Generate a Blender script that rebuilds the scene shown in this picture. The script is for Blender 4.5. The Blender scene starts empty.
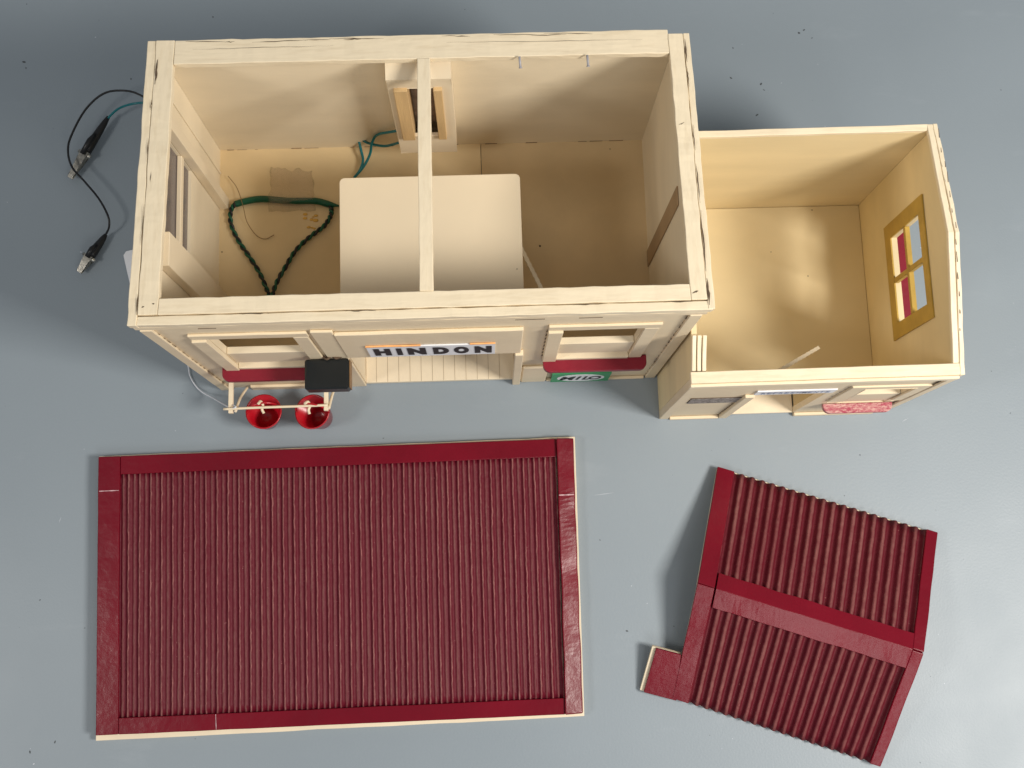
import bpy, bmesh, math, random
from mathutils import Matrix, Vector, noise
random.seed(7)
S = bpy.context.scene
C = S.collection
R = math.radians

# ------------------------------------------------------------------ camera
CAM = Vector((0.04227304, -0.28200306, 1.0))
RM = Matrix(((0.99934826, 0.02927276, -0.02112257),
             (-0.03247065, 0.98460997, -0.17172320),
             (0.01577068, 0.17229714, 0.98491877)))
FPX = 1150.06
cd = bpy.data.cameras.new('camera'); cam = bpy.data.objects.new('camera', cd); C.objects.link(cam)
cam.matrix_world = Matrix.Translation(CAM) @ RM.to_4x4()
cd.sensor_width = 36; cd.lens = FPX / 1024 * 36; cd.clip_start = .01; cd.clip_end = 50
S.camera = cam
S.render.resolution_x = 1024; S.render.resolution_y = 768

# ------------------------------------------------------------------ world + studio lamps
W = bpy.data.worlds.new('World'); S.world = W; W.use_nodes = True
bg = W.node_tree.nodes['Background']; bg.inputs[0].default_value = (.90, .95, 1.0, 1); bg.inputs[1].default_value = .27
S.view_settings.view_transform = 'Standard'; S.view_settings.look = 'None'
S.view_settings.exposure = 0; S.view_settings.gamma = 1

def area(name, loc, target, size, power, col, spread=180):
    l = bpy.data.lights.new(name, 'AREA'); l.shape = 'SQUARE'; l.size = size; l.energy = power; l.color = col
    l.spread = R(spread)
    o = bpy.data.objects.new(name, l); C.objects.link(o); o.location = loc
    o.rotation_euler = (Vector(target) - Vector(loc)).to_track_quat('-Z', 'Y').to_euler()
    return o
area('key_softbox', (.98, -.50, 1.14), (.05, -.1, .05),   .34, 21.5, (1, .95, .87))
area('fill_softbox', (-.95, -.45, 1.15), (0, 0, .1), .24, 4.6, (1, .95, .88))

area('front_softbox', (.42, -1.25, 1.30), (.1, -.1, 0), .45, 3.6, (1, .97, .93))

# ------------------------------------------------------------------ helpers
def at(px, py, z):                         # photograph point -> point of the place at height z
    r = RM @ Vector(((px - 512) / FPX, -(py - 384) / FPX, -1.0))
    return CAM + r * ((z - CAM.z) / r.z)

def finish(bm, name, mats, parent=None, smooth=False, bevel=0, seg=2):
    if bevel:
        bmesh.ops.remove_doubles(bm, verts=bm.verts, dist=1e-6)
        es = [e for e in bm.edges if len(e.link_faces) == 2 and e.calc_face_angle(0) > .5]
        bmesh.ops.bevel(bm, geom=es, offset=bevel, segments=seg, affect='EDGES', profile=.5, clamp_overlap=True)
    bmesh.ops.recalc_face_normals(bm, faces=bm.faces)
    me = bpy.data.meshes.new(name); bm.to_mesh(me); bm.free()
    if not isinstance(mats, (list, tuple)): mats = [mats]
    for m in mats: me.materials.append(m)
    if smooth:
        for p in me.polygons: p.use_smooth = True
    o = bpy.data.objects.new(name, me); C.objects.link(o)
    if parent: o.parent = parent; o.matrix_parent_inverse = inv(parent)
    return o
def inv(p):
    m = Matrix.Translation(p.location)
    q = p
    while q.parent:
        q = q.parent
    return (Matrix.Translation(p.location)).inverted() if p.type == 'EMPTY' else Matrix.Identity(4)
def thing(name, loc, label, cat, group=None):
    o = bpy.data.objects.new(name, None); C.objects.link(o); o.location = loc; o.empty_display_size = .01
    tag(o, label, cat, group); return o
def tag(o, label, cat, group=None):
    o['label'] = label; o['category'] = cat
    if group: o['group'] = group
def fuse(o, bm, mat):
    """lay wear marks into the mesh of the part they are on"""
    me = bpy.data.meshes.new('m'); bm.to_mesh(me); bm.free(); b = bmesh.new(); b.from_mesh(o.data); n0 = len(b.faces); b.from_mesh(me); b.faces.ensure_lookup_table()
    k = len(o.data.materials); o.data.materials.append(mat)
    for f in b.faces[n0:]: f.material_index = k
    b.to_mesh(o.data); b.free(); bpy.data.meshes.remove(me)
def jit(v, a, f=60):
    return Vector(v) + noise.noise_vector(Vector(v) * f) * a
def add_box(bm, x0, x1, y0, y1, z0, z1, mi=0, zf=None, n=1, ja=0, jf=60):
    """box, cut in n along its longest side, edges wobbling by ja"""
    d = [x1 - x0, y1 - y0, z1 - z0]; ax = d.index(max(d)); lo = [x0, y0, z0]; hi = [x1, y1, z1]
    oth = [a for a in range(3) if a != ax]; rings = []
    for i in range(n + 1):
        ring = []
        for sa, sb in ((0, 0), (1, 0), (1, 1), (0, 1)):
            p = [0, 0, 0]; p[ax] = lo[ax] + d[ax] * i / n
            p[oth[0]] = (lo, hi)[sa][oth[0]]; p[oth[1]] = (lo, hi)[sb][oth[1]]
            if zf and p[2] == z1: p[2] = zf(p) 
            if ja: p = jit(p, ja, jf)
            ring.append(bm.verts.new(p))
        rings.append(ring)
    fs = []
    for a, b in zip(rings, rings[1:]):
        for k in range(4): fs.append(bm.faces.new((a[k], a[(k + 1) % 4], b[(k + 1) % 4], b[k])))
    fs.append(bm.faces.new(rings[0][::-1])); fs.append(bm.faces.new(rings[-1]))
    for f in fs: f.material_index = mi
    return [v for r in rings for v in r]
def box(name, dims, mat, parent=None, bevel=.0004, n=1, ja=0, zf=None, jf=60):
    bm = bmesh.new(); add_box(bm, *dims, zf=zf, n=n, ja=ja, jf=jf)
    return finish(bm, name, mat, parent, bevel=bevel, seg=1)
def tube_bm(bm, pts, r, seg=10, mi=0, cap=True):
    pts = [Vector(p) for p in pts]; rings = []
    rr = r if isinstance(r, (list, tuple)) else [r] * len(pts)
    up = Vector((0, 0, 1))
    for i, p in enumerate(pts):
        t = (pts[min(i + 1, len(pts) - 1)] - pts[max(i - 1, 0)]).normalized()
        if i == 0:
            a = t.cross(up); a = a.normalized() if a.length > .05 else t.cross(Vector((1, 0, 0))).normalized()
        else:
            a = (a - t * a.dot(t)).normalized()
        b = t.cross(a)
        rings.append([bm.verts.new(p + (a * math.cos(k * math.tau / seg) + b * math.sin(k * math.tau / seg)) * rr[i]) for k in range(seg)])
    for A, B in zip(rings, rings[1:]):
        for k in range(seg):
            f = bm.faces.new((A[k], A[(k + 1) % seg], B[(k + 1) % seg], B[k])); f.material_index = mi; f.smooth = True
    if cap:
        bm.faces.new(rings[0][::-1]).material_index = mi; bm.faces.new(rings[-1]).material_index = mi
def spline(pts, n=8):
    P = [Vector(p) for p in pts]; P = [P[0] * 2 - P[1]] + P + [P[-1] * 2 - P[-2]]; out = []
    for i in range(1, len(P) - 2):
        p0, p1, p2, p3 = P[i - 1:i + 3]
        for k in range(n):
            t = k / n
            out.append(.5 * ((2 * p1) + (p2 - p0) * t + (2 * p0 - 5 * p1 + 4 * p2 - p3) * t * t + (3 * p1 - p0 - 3 * p2 + p3) * t ** 3))
    out.append(P[-2]); return out
def tube(name, pts, r, mat, parent=None, seg=10, n=8, smooth=True):
    bm = bmesh.new(); tube_bm(bm, spline(pts, n) if n else pts, r, seg)
    return finish(bm, name, mat, parent)
def plate(name, us, vs, hole, a, b, mp, mat, parent, bevel=0, ja=.0):
    """sheet of cells us x vs between depths a and b; hole(uc, vc) leaves a cell out; mp(u, v, w) -> point"""
    bm = bmesh.new(); V = {}
    def vv(i, j, s):
        if (i, j, s) not in V:
            p = mp(us[i], vs[j], (a, b)[s])
            V[(i, j, s)] = bm.verts.new(jit(p, ja) if ja else p)
        return V[(i, j, s)]
    nu, nv = len(us) - 1, len(vs) - 1
    solid = lambda i, j: 0 <= i < nu and 0 <= j < nv and not hole((us[i] + us[i + 1]) / 2, (vs[j] + vs[j + 1]) / 2)
    for i in range(nu):
        for j in range(nv):
            if not solid(i, j): continue
            for s in (0, 1):
                bm.faces.new([vv(i, j, s), vv(i + 1, j, s), vv(i + 1, j + 1, s), vv(i, j + 1, s)])
            if not solid(i - 1, j): bm.faces.new([vv(i, j, 0), vv(i, j + 1, 0), vv(i, j + 1, 1), vv(i, j, 1)])
            if not solid(i + 1, j): bm.faces.new([vv(i + 1, j, 0), vv(i + 1, j + 1, 0), vv(i + 1, j + 1, 1), vv(i + 1, j, 1)])
            if not solid(i, j - 1): bm.faces.new([vv(i, j, 0), vv(i + 1, j, 0), vv(i + 1, j, 1), vv(i, j, 1)])
            if not solid(i, j + 1): bm.faces.new([vv(i, j + 1, 0), vv(i + 1, j + 1, 0), vv(i + 1, j + 1, 1), vv(i, j + 1, 1)])
    return finish(bm, name, mat, parent, bevel=bevel, seg=1)
def outline(name, pts, z0, z1, mat, parent=None, bevel=0, mp=None):
    """flat outline pts (u, v) with thickness z0..z1"""
    mp = mp or (lambda u, v, w: (u, v, w)); bm = bmesh.new()
    lo = [bm.verts.new(mp(u, v, z0)) for u, v in pts]; hi = [bm.verts.new(mp(u, v, z1)) for u, v in pts]
    bm.faces.new(lo[::-1]); bm.faces.new(hi)
    for k in range(len(pts)):
        q = (k + 1) % len(pts); bm.faces.new((lo[k], lo[q], hi[q], hi[k]))
    return finish(bm, name, mat, parent, bevel=bevel, seg=2)
def rrect(x0, x1, y0, y1, r, corners=(1, 1, 1, 1), n=6):
    out = []
    for (cx, cy, a0, on) in ((x0 + r, y0 + r, 180, corners[0]), (x1 - r, y0 + r, 270, corners[1]), (x1 - r, y1 - r, 0, corners[2]), (x0 + r, y1 - r, 90, corners[3])):
        if on:
            for k in range(n + 1):
                a = R(a0 + 90 * k / n); out.append((cx + r * math.cos(a), cy + r * math.sin(a)))
        else:
            out.append((x0 if a0 in (180, 90) else x1, y0 if a0 in (180, 270) else y1))
    return out
def letters(name, specs, mat, parent, y, depth=.0003, bold=.035, shear=0):
    """specs: (character, x0, x1, z0, z1), upright on a front-facing surface at depth y"""
    bm = bmesh.new()
    for ch, x0, x1, z0, z1 in specs:
        cu = bpy.data.curves.new('t', 'FONT'); cu.body = ch; cu.size = 1; cu.offset = bold; cu.extrude = 0; cu.shear = shear
        cu.resolution_u = 4
        ob = bpy.data.objects.new('t', cu); C.objects.link(ob)
        dg = bpy.context.evaluated_depsgraph_get(); me = bpy.data.meshes.new_from_object(ob.evaluated_get(dg))
        xs = [v.co.x for v in me.vertices]; ys = [v.co.y for v in me.vertices]
        ax, bx, ay, by = min(xs), max(xs), min(ys), max(ys)
        for v in me.vertices:
            v.co = (x0 + (v.co.x - ax) / (bx - ax) * (x1 - x0), y - depth, z0 + (v.co.y - ay) / (by - ay) * (z1 - z0))
        bm.from_mesh(me); bpy.data.objects.remove(ob); bpy.data.meshes.remove(me); bpy.data.curves.remove(cu)
    return finish(bm, name, mat, parent)

# ------------------------------------------------------------------ materials
def nodes(name, rough=.5, spec=.5):
    m = bpy.data.materials.new(name); m.use_nodes = True; nt = m.node_tree; b = nt.nodes['Principled BSDF']
    b.inputs['Roughness'].default_value = rough; b.inputs['Specular IOR Level'].default_value = spec
    return m, nt, b
def N(nt, t, **k):
    n = nt.nodes.new(t)
    for a, v in k.items():
        if a in n.inputs: n.inputs[a].default_value = v
        else: setattr(n, a, v)
    return n
def coords(nt, scale=(1, 1, 1), rot=(0, 0, 0)):
    tc = N(nt, 'ShaderNodeTexCoord'); mp = N(nt, 'ShaderNodeMapping'); mp.inputs['Scale'].default_value = scale; mp.inputs['Rotation'].default_value = rot
    nt.links.new(tc.outputs['Object'], mp.inputs[0]); return mp.outputs[0]
def noise_n(nt, vec, scale, detail=4, rough=.55):
    n = N(nt, 'ShaderNodeTexNoise'); n.inputs['Scale'].default_value = scale; n.inputs['Detail'].default_value = detail; n.inputs['Roughness'].default_value = rough
    nt.links.new(vec, n.inputs['Vector']); return n.outputs['Fac']
def ramp(nt, fac, stops):
    r = N(nt, 'ShaderNodeValToRGB'); e = r.color_ramp.elements
    while len(e) < len(stops): e.new(.5)
    for k, (p, c) in enumerate(stops): e[k].position = p; e[k].color = (*c, 1) if len(c) == 3 else c
    nt.links.new(fac, r.inputs[0]); return r.outputs[0]
def mix(nt, fac, a, b, mode='MIX'):
    n = N(nt, 'ShaderNodeMix', data_type='RGBA', blend_type=mode)
    for s, v in ((n.inputs[0], fac), (n.inputs[6], a), (n.inputs[7], b)):
        if hasattr(v, 'is_linked'): nt.links.new(v, s)
        else: s.default_value = v if isinstance(v, (int, float)) else (*v, 1)
    return n.outputs[2]
def bump(nt, b, h, strength, dist):
    n = N(nt, 'ShaderNodeBump'); n.inputs['Strength'].default_value = strength; n.inputs['Distance'].default_value = dist
    nt.links.new(h, n.inputs['Height']); nt.links.new(n.outputs[0], b.inputs['Normal'])
def paint(name, col, rough=.5, var=.06, vscale=18, bumps=.25, bscale=160, dirt=.0, dirtcol=(.16, .11, .07), stretch=(1, 1, 1), spec=.4):
    m, nt, b = nodes(name, rough, spec); v = coords(nt, stretch)
    n = noise_n(nt, v, vscale, 6)
    c = ramp(nt, n, [(.3, tuple(x * (1 - var) for x in col)), (.7, tuple(min(1, x * (1 + var)) for x in col))])
    if dirt:
        d = noise_n(nt, v, 95, 3, .5)
        k = ramp(nt, d, [(.86 - dirt, (0, 0, 0)), (.90 - dirt, (.75, .75, .75))])
        c = mix(nt, k, c, dirtcol)
    nt.links.new(c, b.inputs['Base Color'])
    bump(nt, b, noise_n(nt, v, bscale, 5), bumps, .001)
    return m
CREAM = (.76, .63, .44)
M = {}
M['cream'] = paint('cream_paint', CREAM, .5, .05, 22, .35, 170, .0, stretch=(.5, 1.5, 1))
M['rim'] = paint('cream_rim_paint', (.80, .68, .49), .42, .05, 40, .42, 190, .10)
def brushed(name, col, sc):
    m, nt, b = nodes(name, .42, .45); v = coords(nt, sc); w = coords(nt)
    c = mix(nt, ramp(nt, noise_n(nt, v, 260, 5, .6), [(.34, (.75,) * 3), (.5, (0, 0, 0))]), tuple(x * 1.03 for x in col), (col[0] * .93, col[1] * .91, col[2] * .88))
    c = mix(nt, ramp(nt, noise_n(nt, w, 110, 3, .5), [(.78, (0, 0, 0)), (.84, (.5,) * 3)]), c, (.24, .17, .10))
    nt.links.new(c, b.inputs['Base Color'])
    h = mix(nt, .5, noise_n(nt, v, 300, 4), noise_n(nt, w, 120, 4)); bump(nt, b, h, .55, .001); return m
M['rimx'] = brushed('cream_rim_brushed', (.80, .68, .49), (.12, 1, 1)); M['rimy'] = brushed('cream_rim_brushed_across', (.80, .68, .49), (1, .12, 1))
M['inside'] = paint('cream_inside', (.78, .67, .49), .6, .07, 9, .15, 120, .0, stretch=(.6, 1, 2.4))
M['floor'] = paint('cream_inside_floor', (.70, .54, .31), .55, .13, 9, .12, 90)
M['annexin'] = paint('annex_inside', (.76, .62, .37), .6, .09, 8, .12, 90, 0, stretch=(.5, 1, 2.5))
M['card'] = paint('cream_card', (.76, .64, .46), .55, .03, 10, .06, 80, .0)
M['deck'] = paint('deck', (.80, .68, .50), .5, .05, 30, .2, 120, .0)
M['seam'] = paint('seam_groove', (.42, .33, .22), .8, .1, 30, .1)
M['crack'] = paint('bare_card_crack', (.10, .065, .04), .9, .3, 200, .2)
M['wood'] = paint('bare_pine', (.60, .41, .20), .55, .14, 20, .3, 200, .0, stretch=(5, 5, .5))
M['olive'] = paint('ochre_paint', (.47, .30, .055), .5, .12, 60, .25, 150)
M['red'] = paint('crimson_gloss', (.150, .001, .010), .27, .12, 20, .38, 90, .0, spec=.34)
M['redsill'] = paint('crimson_sill', (.21, .008, .022), .4, .08, 60, .3, 200, .0)
M['bucket'] = paint('bucket_red', (.42, .004, .014), .25, .06, 60, .08, 100, .0, spec=.6)
M['black'] = paint('black_gloss', (.010, .012, .013), .3, .2, 30, .15, 90, .0)
M['rubber'] = paint('black_rubber', (.010, .010, .011), .35, .2, 80, .15, 120)
M['green'] = paint('green_insulation', (.0, .17, .12), .35, .1, 60, .05)
M['teal'] = paint('teal_insulation', (.0, .15, .17), .35, .1, 60, .05)
M['dgreen'] = paint('green_sleeve', (.0, .075, .035), .35, .15, 60, .1)
M['white'] = paint('white_paper', (.78, .79, .82), .6, .03, 30, .05)
M['string'] = paint('white_string', (.72, .74, .80), .7, .03, 200, .2, 900)
M['ink'] = paint('black_ink', (.012, .012, .014), .5, .1, 60, .0)
M['blueink'] = paint('pale_blue_ink', (.22, .27, .42), .6, .4, 600, .0)
M['orange'] = paint('orange_edge', (.85, .42, .16), .6, .2, 90, .0)
M['signgreen'] = paint('green_print', (.04, .30, .12), .5, .05, 60, .0)
M['grime'] = paint('hair_wire', (.22, .12, .05), .5, .1, 60, .0)
M['nail'] = paint('dull_steel', (.34, .33, .36), .4, .2, 60, .1)
M['glue'] = paint('dried_glue', (.62, .36, .07), .25, .2, 90, .6, 300)
def metal(name, col, rough):
    m, nt, b = nodes(name, rough); b.inputs['Metallic'].default_value = 1
    v = coords(nt); nt.links.new(ramp(nt, noise_n(nt, v, 300), [(.3, tuple(c * .6 for c in col)), (.7, col)]), b.inputs['Base Color']); return m
M['metal'] = metal('nickel_plate', (.72, .69, .62), .36)
# tape
m, nt, b = nodes('matte_tape', .5); v = coords(nt)
nt.links.new(ramp(nt, noise_n(nt, v, 60), [(.3, (.55, .43, .32)), (.7, (.68, .55, .43))]), b.inputs['Base Color']); b.inputs['Alpha'].default_value = .20
bump(nt, b, noise_n(nt, v, 120), .5, .001); M['tape'] = m
# speckled grey notice, scribbled red pencil
def speck(name, a, b2, sx, sc, lo=.42, hi=.58):
    m, nt, b = nodes(name, .7); v = coords(nt, sx)
    nt.links.new(ramp(nt, noise_n(nt, v, sc, 8, .8), [(lo, a), (hi, b2)]), b.inputs['Base Color']); return m
M['notice'] = speck('grey_print', (.10, .085, .08), (.40, .36, .33), (1, 1, 1), 420)
M['pencil'] = speck('red_pencil', (.34, .04, .075), (.60, .38, .33), (.5, 1.2, 1.2), 330, .42, .60)
# corrugated painted sheet: uv.x counts ridges
def corr(name, col, dust, amt, phase, line, second=None):
    m, nt, b = nodes(name, .42, .22)
    uv = N(nt, 'ShaderNodeUVMap'); sp = N(nt, 'ShaderNodeSeparateXYZ'); nt.links.new(uv.outputs[0], sp.inputs[0])
    wob = N(nt, 'ShaderNodeMath', operation='MULTIPLY_ADD'); nt.links.new(noise_n(nt, coords(nt, (6, 6, 1)), 26, 3), wob.inputs[0]); wob.inputs[1].default_value = .22; nt.links.new(sp.outputs[0], wob.inputs[2])
    def wave(shift, stops):
        mu = N(nt, 'ShaderNodeMath', operation='MULTIPLY_ADD'); mu.inputs[1].default_value = math.tau; mu.inputs[2].default_value = shift; nt.links.new(wob.outputs[0], mu.inputs[0])
        co = N(nt, 'ShaderNodeMath', operation='COSINE'); nt.links.new(mu.outputs[0], co.inputs[0]); return ramp(nt, co.outputs[0], stops)
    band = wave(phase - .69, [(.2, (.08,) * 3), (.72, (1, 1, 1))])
    if second:
        n2 = N(nt, 'ShaderNodeMath', operation='MULTIPLY'); n2.inputs[1].default_value = 2; nt.links.new(wob.outputs[0], n2.inputs[0]); keep = wob; wob = n2
        band = wave(-.69 * 2, [(.30, (.0,) * 3), (.85, (1, 1, 1))]); wob = keep
    big = ramp(nt, noise_n(nt, coords(nt), 16, 5), [(.32, (.45,) * 3), (.62, (1, 1, 1))])
    st = ramp(nt, noise_n(nt, coords(nt, (1, 1, 1)), 130, 5, .7), [(.35, (.45,) * 3), (.60, (1, 1, 1))])
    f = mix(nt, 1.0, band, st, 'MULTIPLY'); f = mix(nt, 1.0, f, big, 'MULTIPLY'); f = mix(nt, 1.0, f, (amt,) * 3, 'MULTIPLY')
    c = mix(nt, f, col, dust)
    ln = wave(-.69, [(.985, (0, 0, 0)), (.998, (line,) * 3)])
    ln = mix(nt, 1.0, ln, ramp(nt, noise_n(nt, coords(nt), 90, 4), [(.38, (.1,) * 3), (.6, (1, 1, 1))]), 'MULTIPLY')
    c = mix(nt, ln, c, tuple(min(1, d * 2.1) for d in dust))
    pk = ramp(nt, noise_n(nt, coords(nt), 420, 2), [(.72, (0, 0, 0)), (.78, (.7,) * 3)]); c = mix(nt, pk, c, tuple(min(1, d * 1.8) for d in dust))
    nt.links.new(c, b.inputs['Base Color'])
    nt.links.new(mix(nt, f, (.50,) * 3, (.88,) * 3), b.inputs['Roughness'])
    bump(nt, b, noise_n(nt, coords(nt), 240, 5), .5, .001); return m
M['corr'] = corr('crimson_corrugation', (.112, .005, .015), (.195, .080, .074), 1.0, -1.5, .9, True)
M['corr2'] = corr('crimson_corrugation_clean', (.100, .004, .012), (.195, .070, .064), 1.0, -.2, .25)
# table
m, nt, b = nodes('blue_grey_table', .42, .5); v = coords(nt)
c = ramp(nt, noise_n(nt, v, 3.2, 5), [(.3, (.238, .278, .312)), (.7, (.258, .300, .335))])
sc = ramp(nt, noise_n(nt, v, 70, 2), [(.765, (0, 0, 0)), (.80, (.75,) * 3)]); c = mix(nt, sc, c, (.10, .115, .13))
sw = ramp(nt, noise_n(nt, coords(nt, (1, 3, 1), (0, 0, .6)), 9, 6, .65), [(.60, (0, 0, 0)), (.78, (.25,) * 3)]); c = mix(nt, sw, c, (.36, .40, .44))
nt.links.new(c, b.inputs['Base Color'])
nt.links.new(ramp(nt, noise_n(nt, v, 12, 5), [(.3, (.44,) * 3), (.7, (.50,) * 3)]), b.inputs['Roughness'])
bump(nt, b, noise_n(nt, v, 500, 2), .10, .001); M['table'] = m

# ------------------------------------------------------------------ table
bm = bmesh.new(); add_box(bm, -1.6, 1.7, -1.5, 1.4, -.03, 0); tb = finish(bm, 'tabletop', M['table']); tb['kind'] = 'structure'

# ------------------------------------------------------------------ the station building
st = thing('station_building', (0, 0, 0), 'cream painted model railway station with its roofs lifted off, lettered HINDON above the porch', 'model building')
XL, XR, YF, YB = -.1915, .1905, -.1035, .1065
H = lambda y: .2464 - .1378 * y                              # the rim leans down towards the back
def top_minus(d): return lambda y: H(y) - d
WT = .006
def lin(a, b, n): return [a + (b - a) * i / n for i in range(n + 1)]
# front wall: two windows and the porch opening
us = sorted(set([XL, -.1545, -.094, -.064, .066, .097, .155, XR - .0005])); vs = [0, .100, .132, .203, .206, .252]
def fh(u, v):
    return (-.1545 < u < -.094 and .100 < v < .206) or (.097 < u < .155 and .100 < v < .203) or (-.064 < u < .066 and v < .132)
fw = plate('front_wall', us, vs, fh, YF, YF + WT, lambda u, v, w: (u, w, v), M['cream'], st)
bwl = plate('back_wall', lin(XL, XR, 12), [0, .08, .16, .226], lambda u, v: 0, YB, YB - WT, lambda u, v, w: (u, w, v), M['inside'], st, ja=.0002)
bm = bmesh.new(); x = XL + .012
while x < XR - .012:
    l = random.uniform(.002, .014)
    if random.random() < .6: add_box(bm, x, x + l, YB - WT - .0003, YB - WT - .00005, .0396, .0396 + random.uniform(.0005, .0013))
    x += l + random.uniform(.002, .012)
fuse(bwl, bm, M['grime'])
def side(x0, x1, hole, ys):
    def mp(u, v, w):
        z = v if v < .22 else H(u) - .0062
        return (w, u, z)
    return plate('side_wall', ys, [0, .135, .215, .2201], hole, x0, x1, mp, M['inside'], st)
side(XL + .0032, XL + WT, lambda u, v: -.03 < u < .046 and .1351 < v < .215, [YF + WT + .0002, -.03, .046, YB - WT - .0002])
side(XR, XR - WT, lambda u, v: 0, [YF + WT + .0002, 0, YB - WT - .0002])
# inner floor (two sheets with a seam), left open over the porch
ifl = plate('interior_floor', [XL + WT, -.066, .042], [YF + WT, .033, YB - WT], lambda u, v: u > -.066 and v < .033, .034, .040, lambda u, v, w: (u, v, w), M['floor'], st)
M['floor2'] = paint('brown_shaded_inside_floor', (.65, .49, .28), .55, .10, 14, .12, 90)  # right sheet: shade of the right wall put into a browner colour
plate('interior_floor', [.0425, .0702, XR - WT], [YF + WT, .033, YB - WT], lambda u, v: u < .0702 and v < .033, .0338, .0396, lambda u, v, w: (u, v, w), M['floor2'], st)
# porch: deck, walls, ceiling card
box('porch_deck', (-.064, .066, -.1040, .031, .002, .0075), M['deck'], st)
bm = bmesh.new()
for k in range(12):
    x = -.055 + k * .0098; add_box(bm, x, x + .00035, -.1038, .030, .0070, .00765)
finish(bm, 'deck_seam', M['seam'], st)
box('porch_wall', (-.0665, -.0642, YF + WT, .031, .002, .138), M['card'], st)
box('porch_wall', (.0662, .0685, YF + WT, .031, .002, .138), M['card'], st)
box('porch_wall', (-.0665, .0685, .0312, .0335, .002, .138), M['card'], st)
outline('porch_ceiling', rrect(-.0688, .0722, YF + WT + .0003, .0350, .004, (0, 0, 1, 1)), .1385, .1408, M['card'], st, bevel=.0004)
# rim strips on top of the walls, slope following H(y)
def strip(name, x0, x1, y0, y1, t, mat, lift=0, n=44, ja=.00055, parent=st):
    bm = bmesh.new(); along_x = (x1 - x0) > (y1 - y0); rings = []; mat = M['rimx'] if along_x else M['rimy']
    for i in range(n + 1):
        ring = []
        for s, q in ((0, 0), (1, 0), (1, 1), (0, 1)):
            if along_x: x, y = x0 + (x1 - x0) * i / n, (y0, y1)[s]
            else: y, x = y0 + (y1 - y0) * i / n, (x0, x1)[s]
            p = Vector((x, y, H(y) + lift - (0 if q else t)))
            p += noise.noise_vector(p * 85 + Vector((lift * 999, 0, 3))) * ja; ring.append(bm.verts.new(p))
        rings.append(ring)
    for a, b in zip(rings, rings[1:]):
        for k in range(4): bm.faces.new((a[k], a[(k + 1) % 4], b[(k + 1) % 4], b[k]))
    bm.faces.new(rings[0][::-1]); bm.faces.new(rings[-1])
    return finish(bm, name, mat, parent, bevel=.0005, seg=2)
strip('top_rim', -.1732, .1788, -.1000, -.0885, .006, M['rim'], .0000)
rimF = strip('top_rim', -.1870, .1930, -.1070, -.1006, .0068, M['rim'], -.0010)
rimB = strip('top_rim', -.1731, .1787, .0880, .1075, .006, M['rim'], .0)
rimP = strip('top_rim', -.1865, -.1733, -.0998, .1078, .006, M['rim'], .0001)
rimL = strip('top_rim', -.1928, -.1868, -.1072, .1080, .0075, M['rim'], -.0004)
rimQ = strip('top_rim', .1789, .1896, -.0998, .1040, .006, M['rim'], .0001)
rimR = strip('top_rim', .1900, .1945, -.1066, .1045, .0075, M['rim'], -.0006)
strip('cross_beam', -.0011, .0082, -.0884, .0879, .006, M['rim'], .0006, ja=.0003)
# fascia moulding under the front rim, stepped
bm = bmesh.new()
prof = [(-.1036, .2520), (-.1066, .2516), (-.1068, .2465), (-.1052, .2435), (-.1048, .2385), (-.1036, .2370)]
rings = []
for i in range(31):
    x = -.1915 + .3825 * i / 30
    rings.append([bm.verts.new(jit((x, y, z), .0003, 50)) for y, z in prof])
for a, b in zip(rings, rings[1:]):
    for k in range(len(prof)): bm.faces.new((a[k], a[(k + 1) % 6], b[(k + 1) % 6], b[k]))
bm.faces.new(rings[0][::-1]); bm.faces.new(rings[-1]); fas = finish(bm, 'fascia', M['cream'], st)
# cracks and gaps between the laminated layers of the rim
bm = bmesh.new()
def crack(x0, y0, x1, y1, w=.0005, lift=.00035, n=7):
    L = []; 
    for i in range(n + 1):
        t = i / n; p = Vector((x0 + (x1 - x0) * t, y0 + (y1 - y0) * t, 0)); d = Vector((y1 - y0, x0 - x1, 0)).normalized()
        p += d * (random.uniform(-.0003, .0003)); ww = w * math.sin(math.pi * min(max(t, .06), .94)) * random.uniform(.6, 1.2)
        L.append([bm.verts.new((q.x, q.y, H(q.y) + lift)) for q in (p - d * ww, p + d * ww)])
    for a, b in zip(L, L[1:]): bm.faces.new((a[0], a[1], b[1], b[0]))
for k in range(11):
    x = random.uniform(-.17, .15); crack(x, .1052 + random.uniform(-.001, .001), x + random.uniform(.006, .04), .1050, .0003)
crack(-.16, .0995, -.06, .1000, .00018, n=16); crack(.02, .1005, .16, .0990, .00018, n=16); fuse(rimB, bm, M['crack']); bm = bmesh.new()
for y0, y1, w in ((.06, .052, .0003), (.03, .012, .0003), (-.02, -.05, .0003), (-.085, -.100, .0005)): crack(-.1870, y0, -.1870, y1, w)
fuse(rimL, bm, M['crack']); bm = bmesh.new(); crack(-.1845, .092, -.1850, .072, .0007); crack(-.1835, .004, -.1835, -.004, .0002); crack(-.184, -.0945, -.182, -.094, .0005); crack(-.177, -.0925, -.1755, -.092, .0005)
fuse(rimP, bm, M['crack']); bm = bmesh.new()
for y0, y1, w in ((.099, .080, .0006), (.075, .06, .0004), (.03, .01, .0004), (0, -.03, .0004), (-.035, -.08, .0006), (-.085, -.104, .0008)): crack(.1905, y0, .1906, y1, w)
fuse(rimR, bm, M['crack']); bm = bmesh.new(); crack(.180, -.0955, .184, -.0935, .0006); crack(.181, .03, .185, .032, .0003); fuse(rimQ, bm, M['crack']); bm = bmesh.new()
for x in (-.12, -.05, .1, .16): crack(x, -.1012, x + .02, -.1012, .0003)
fuse(rimF, bm, M['crack'])
bm = bmesh.new()
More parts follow.
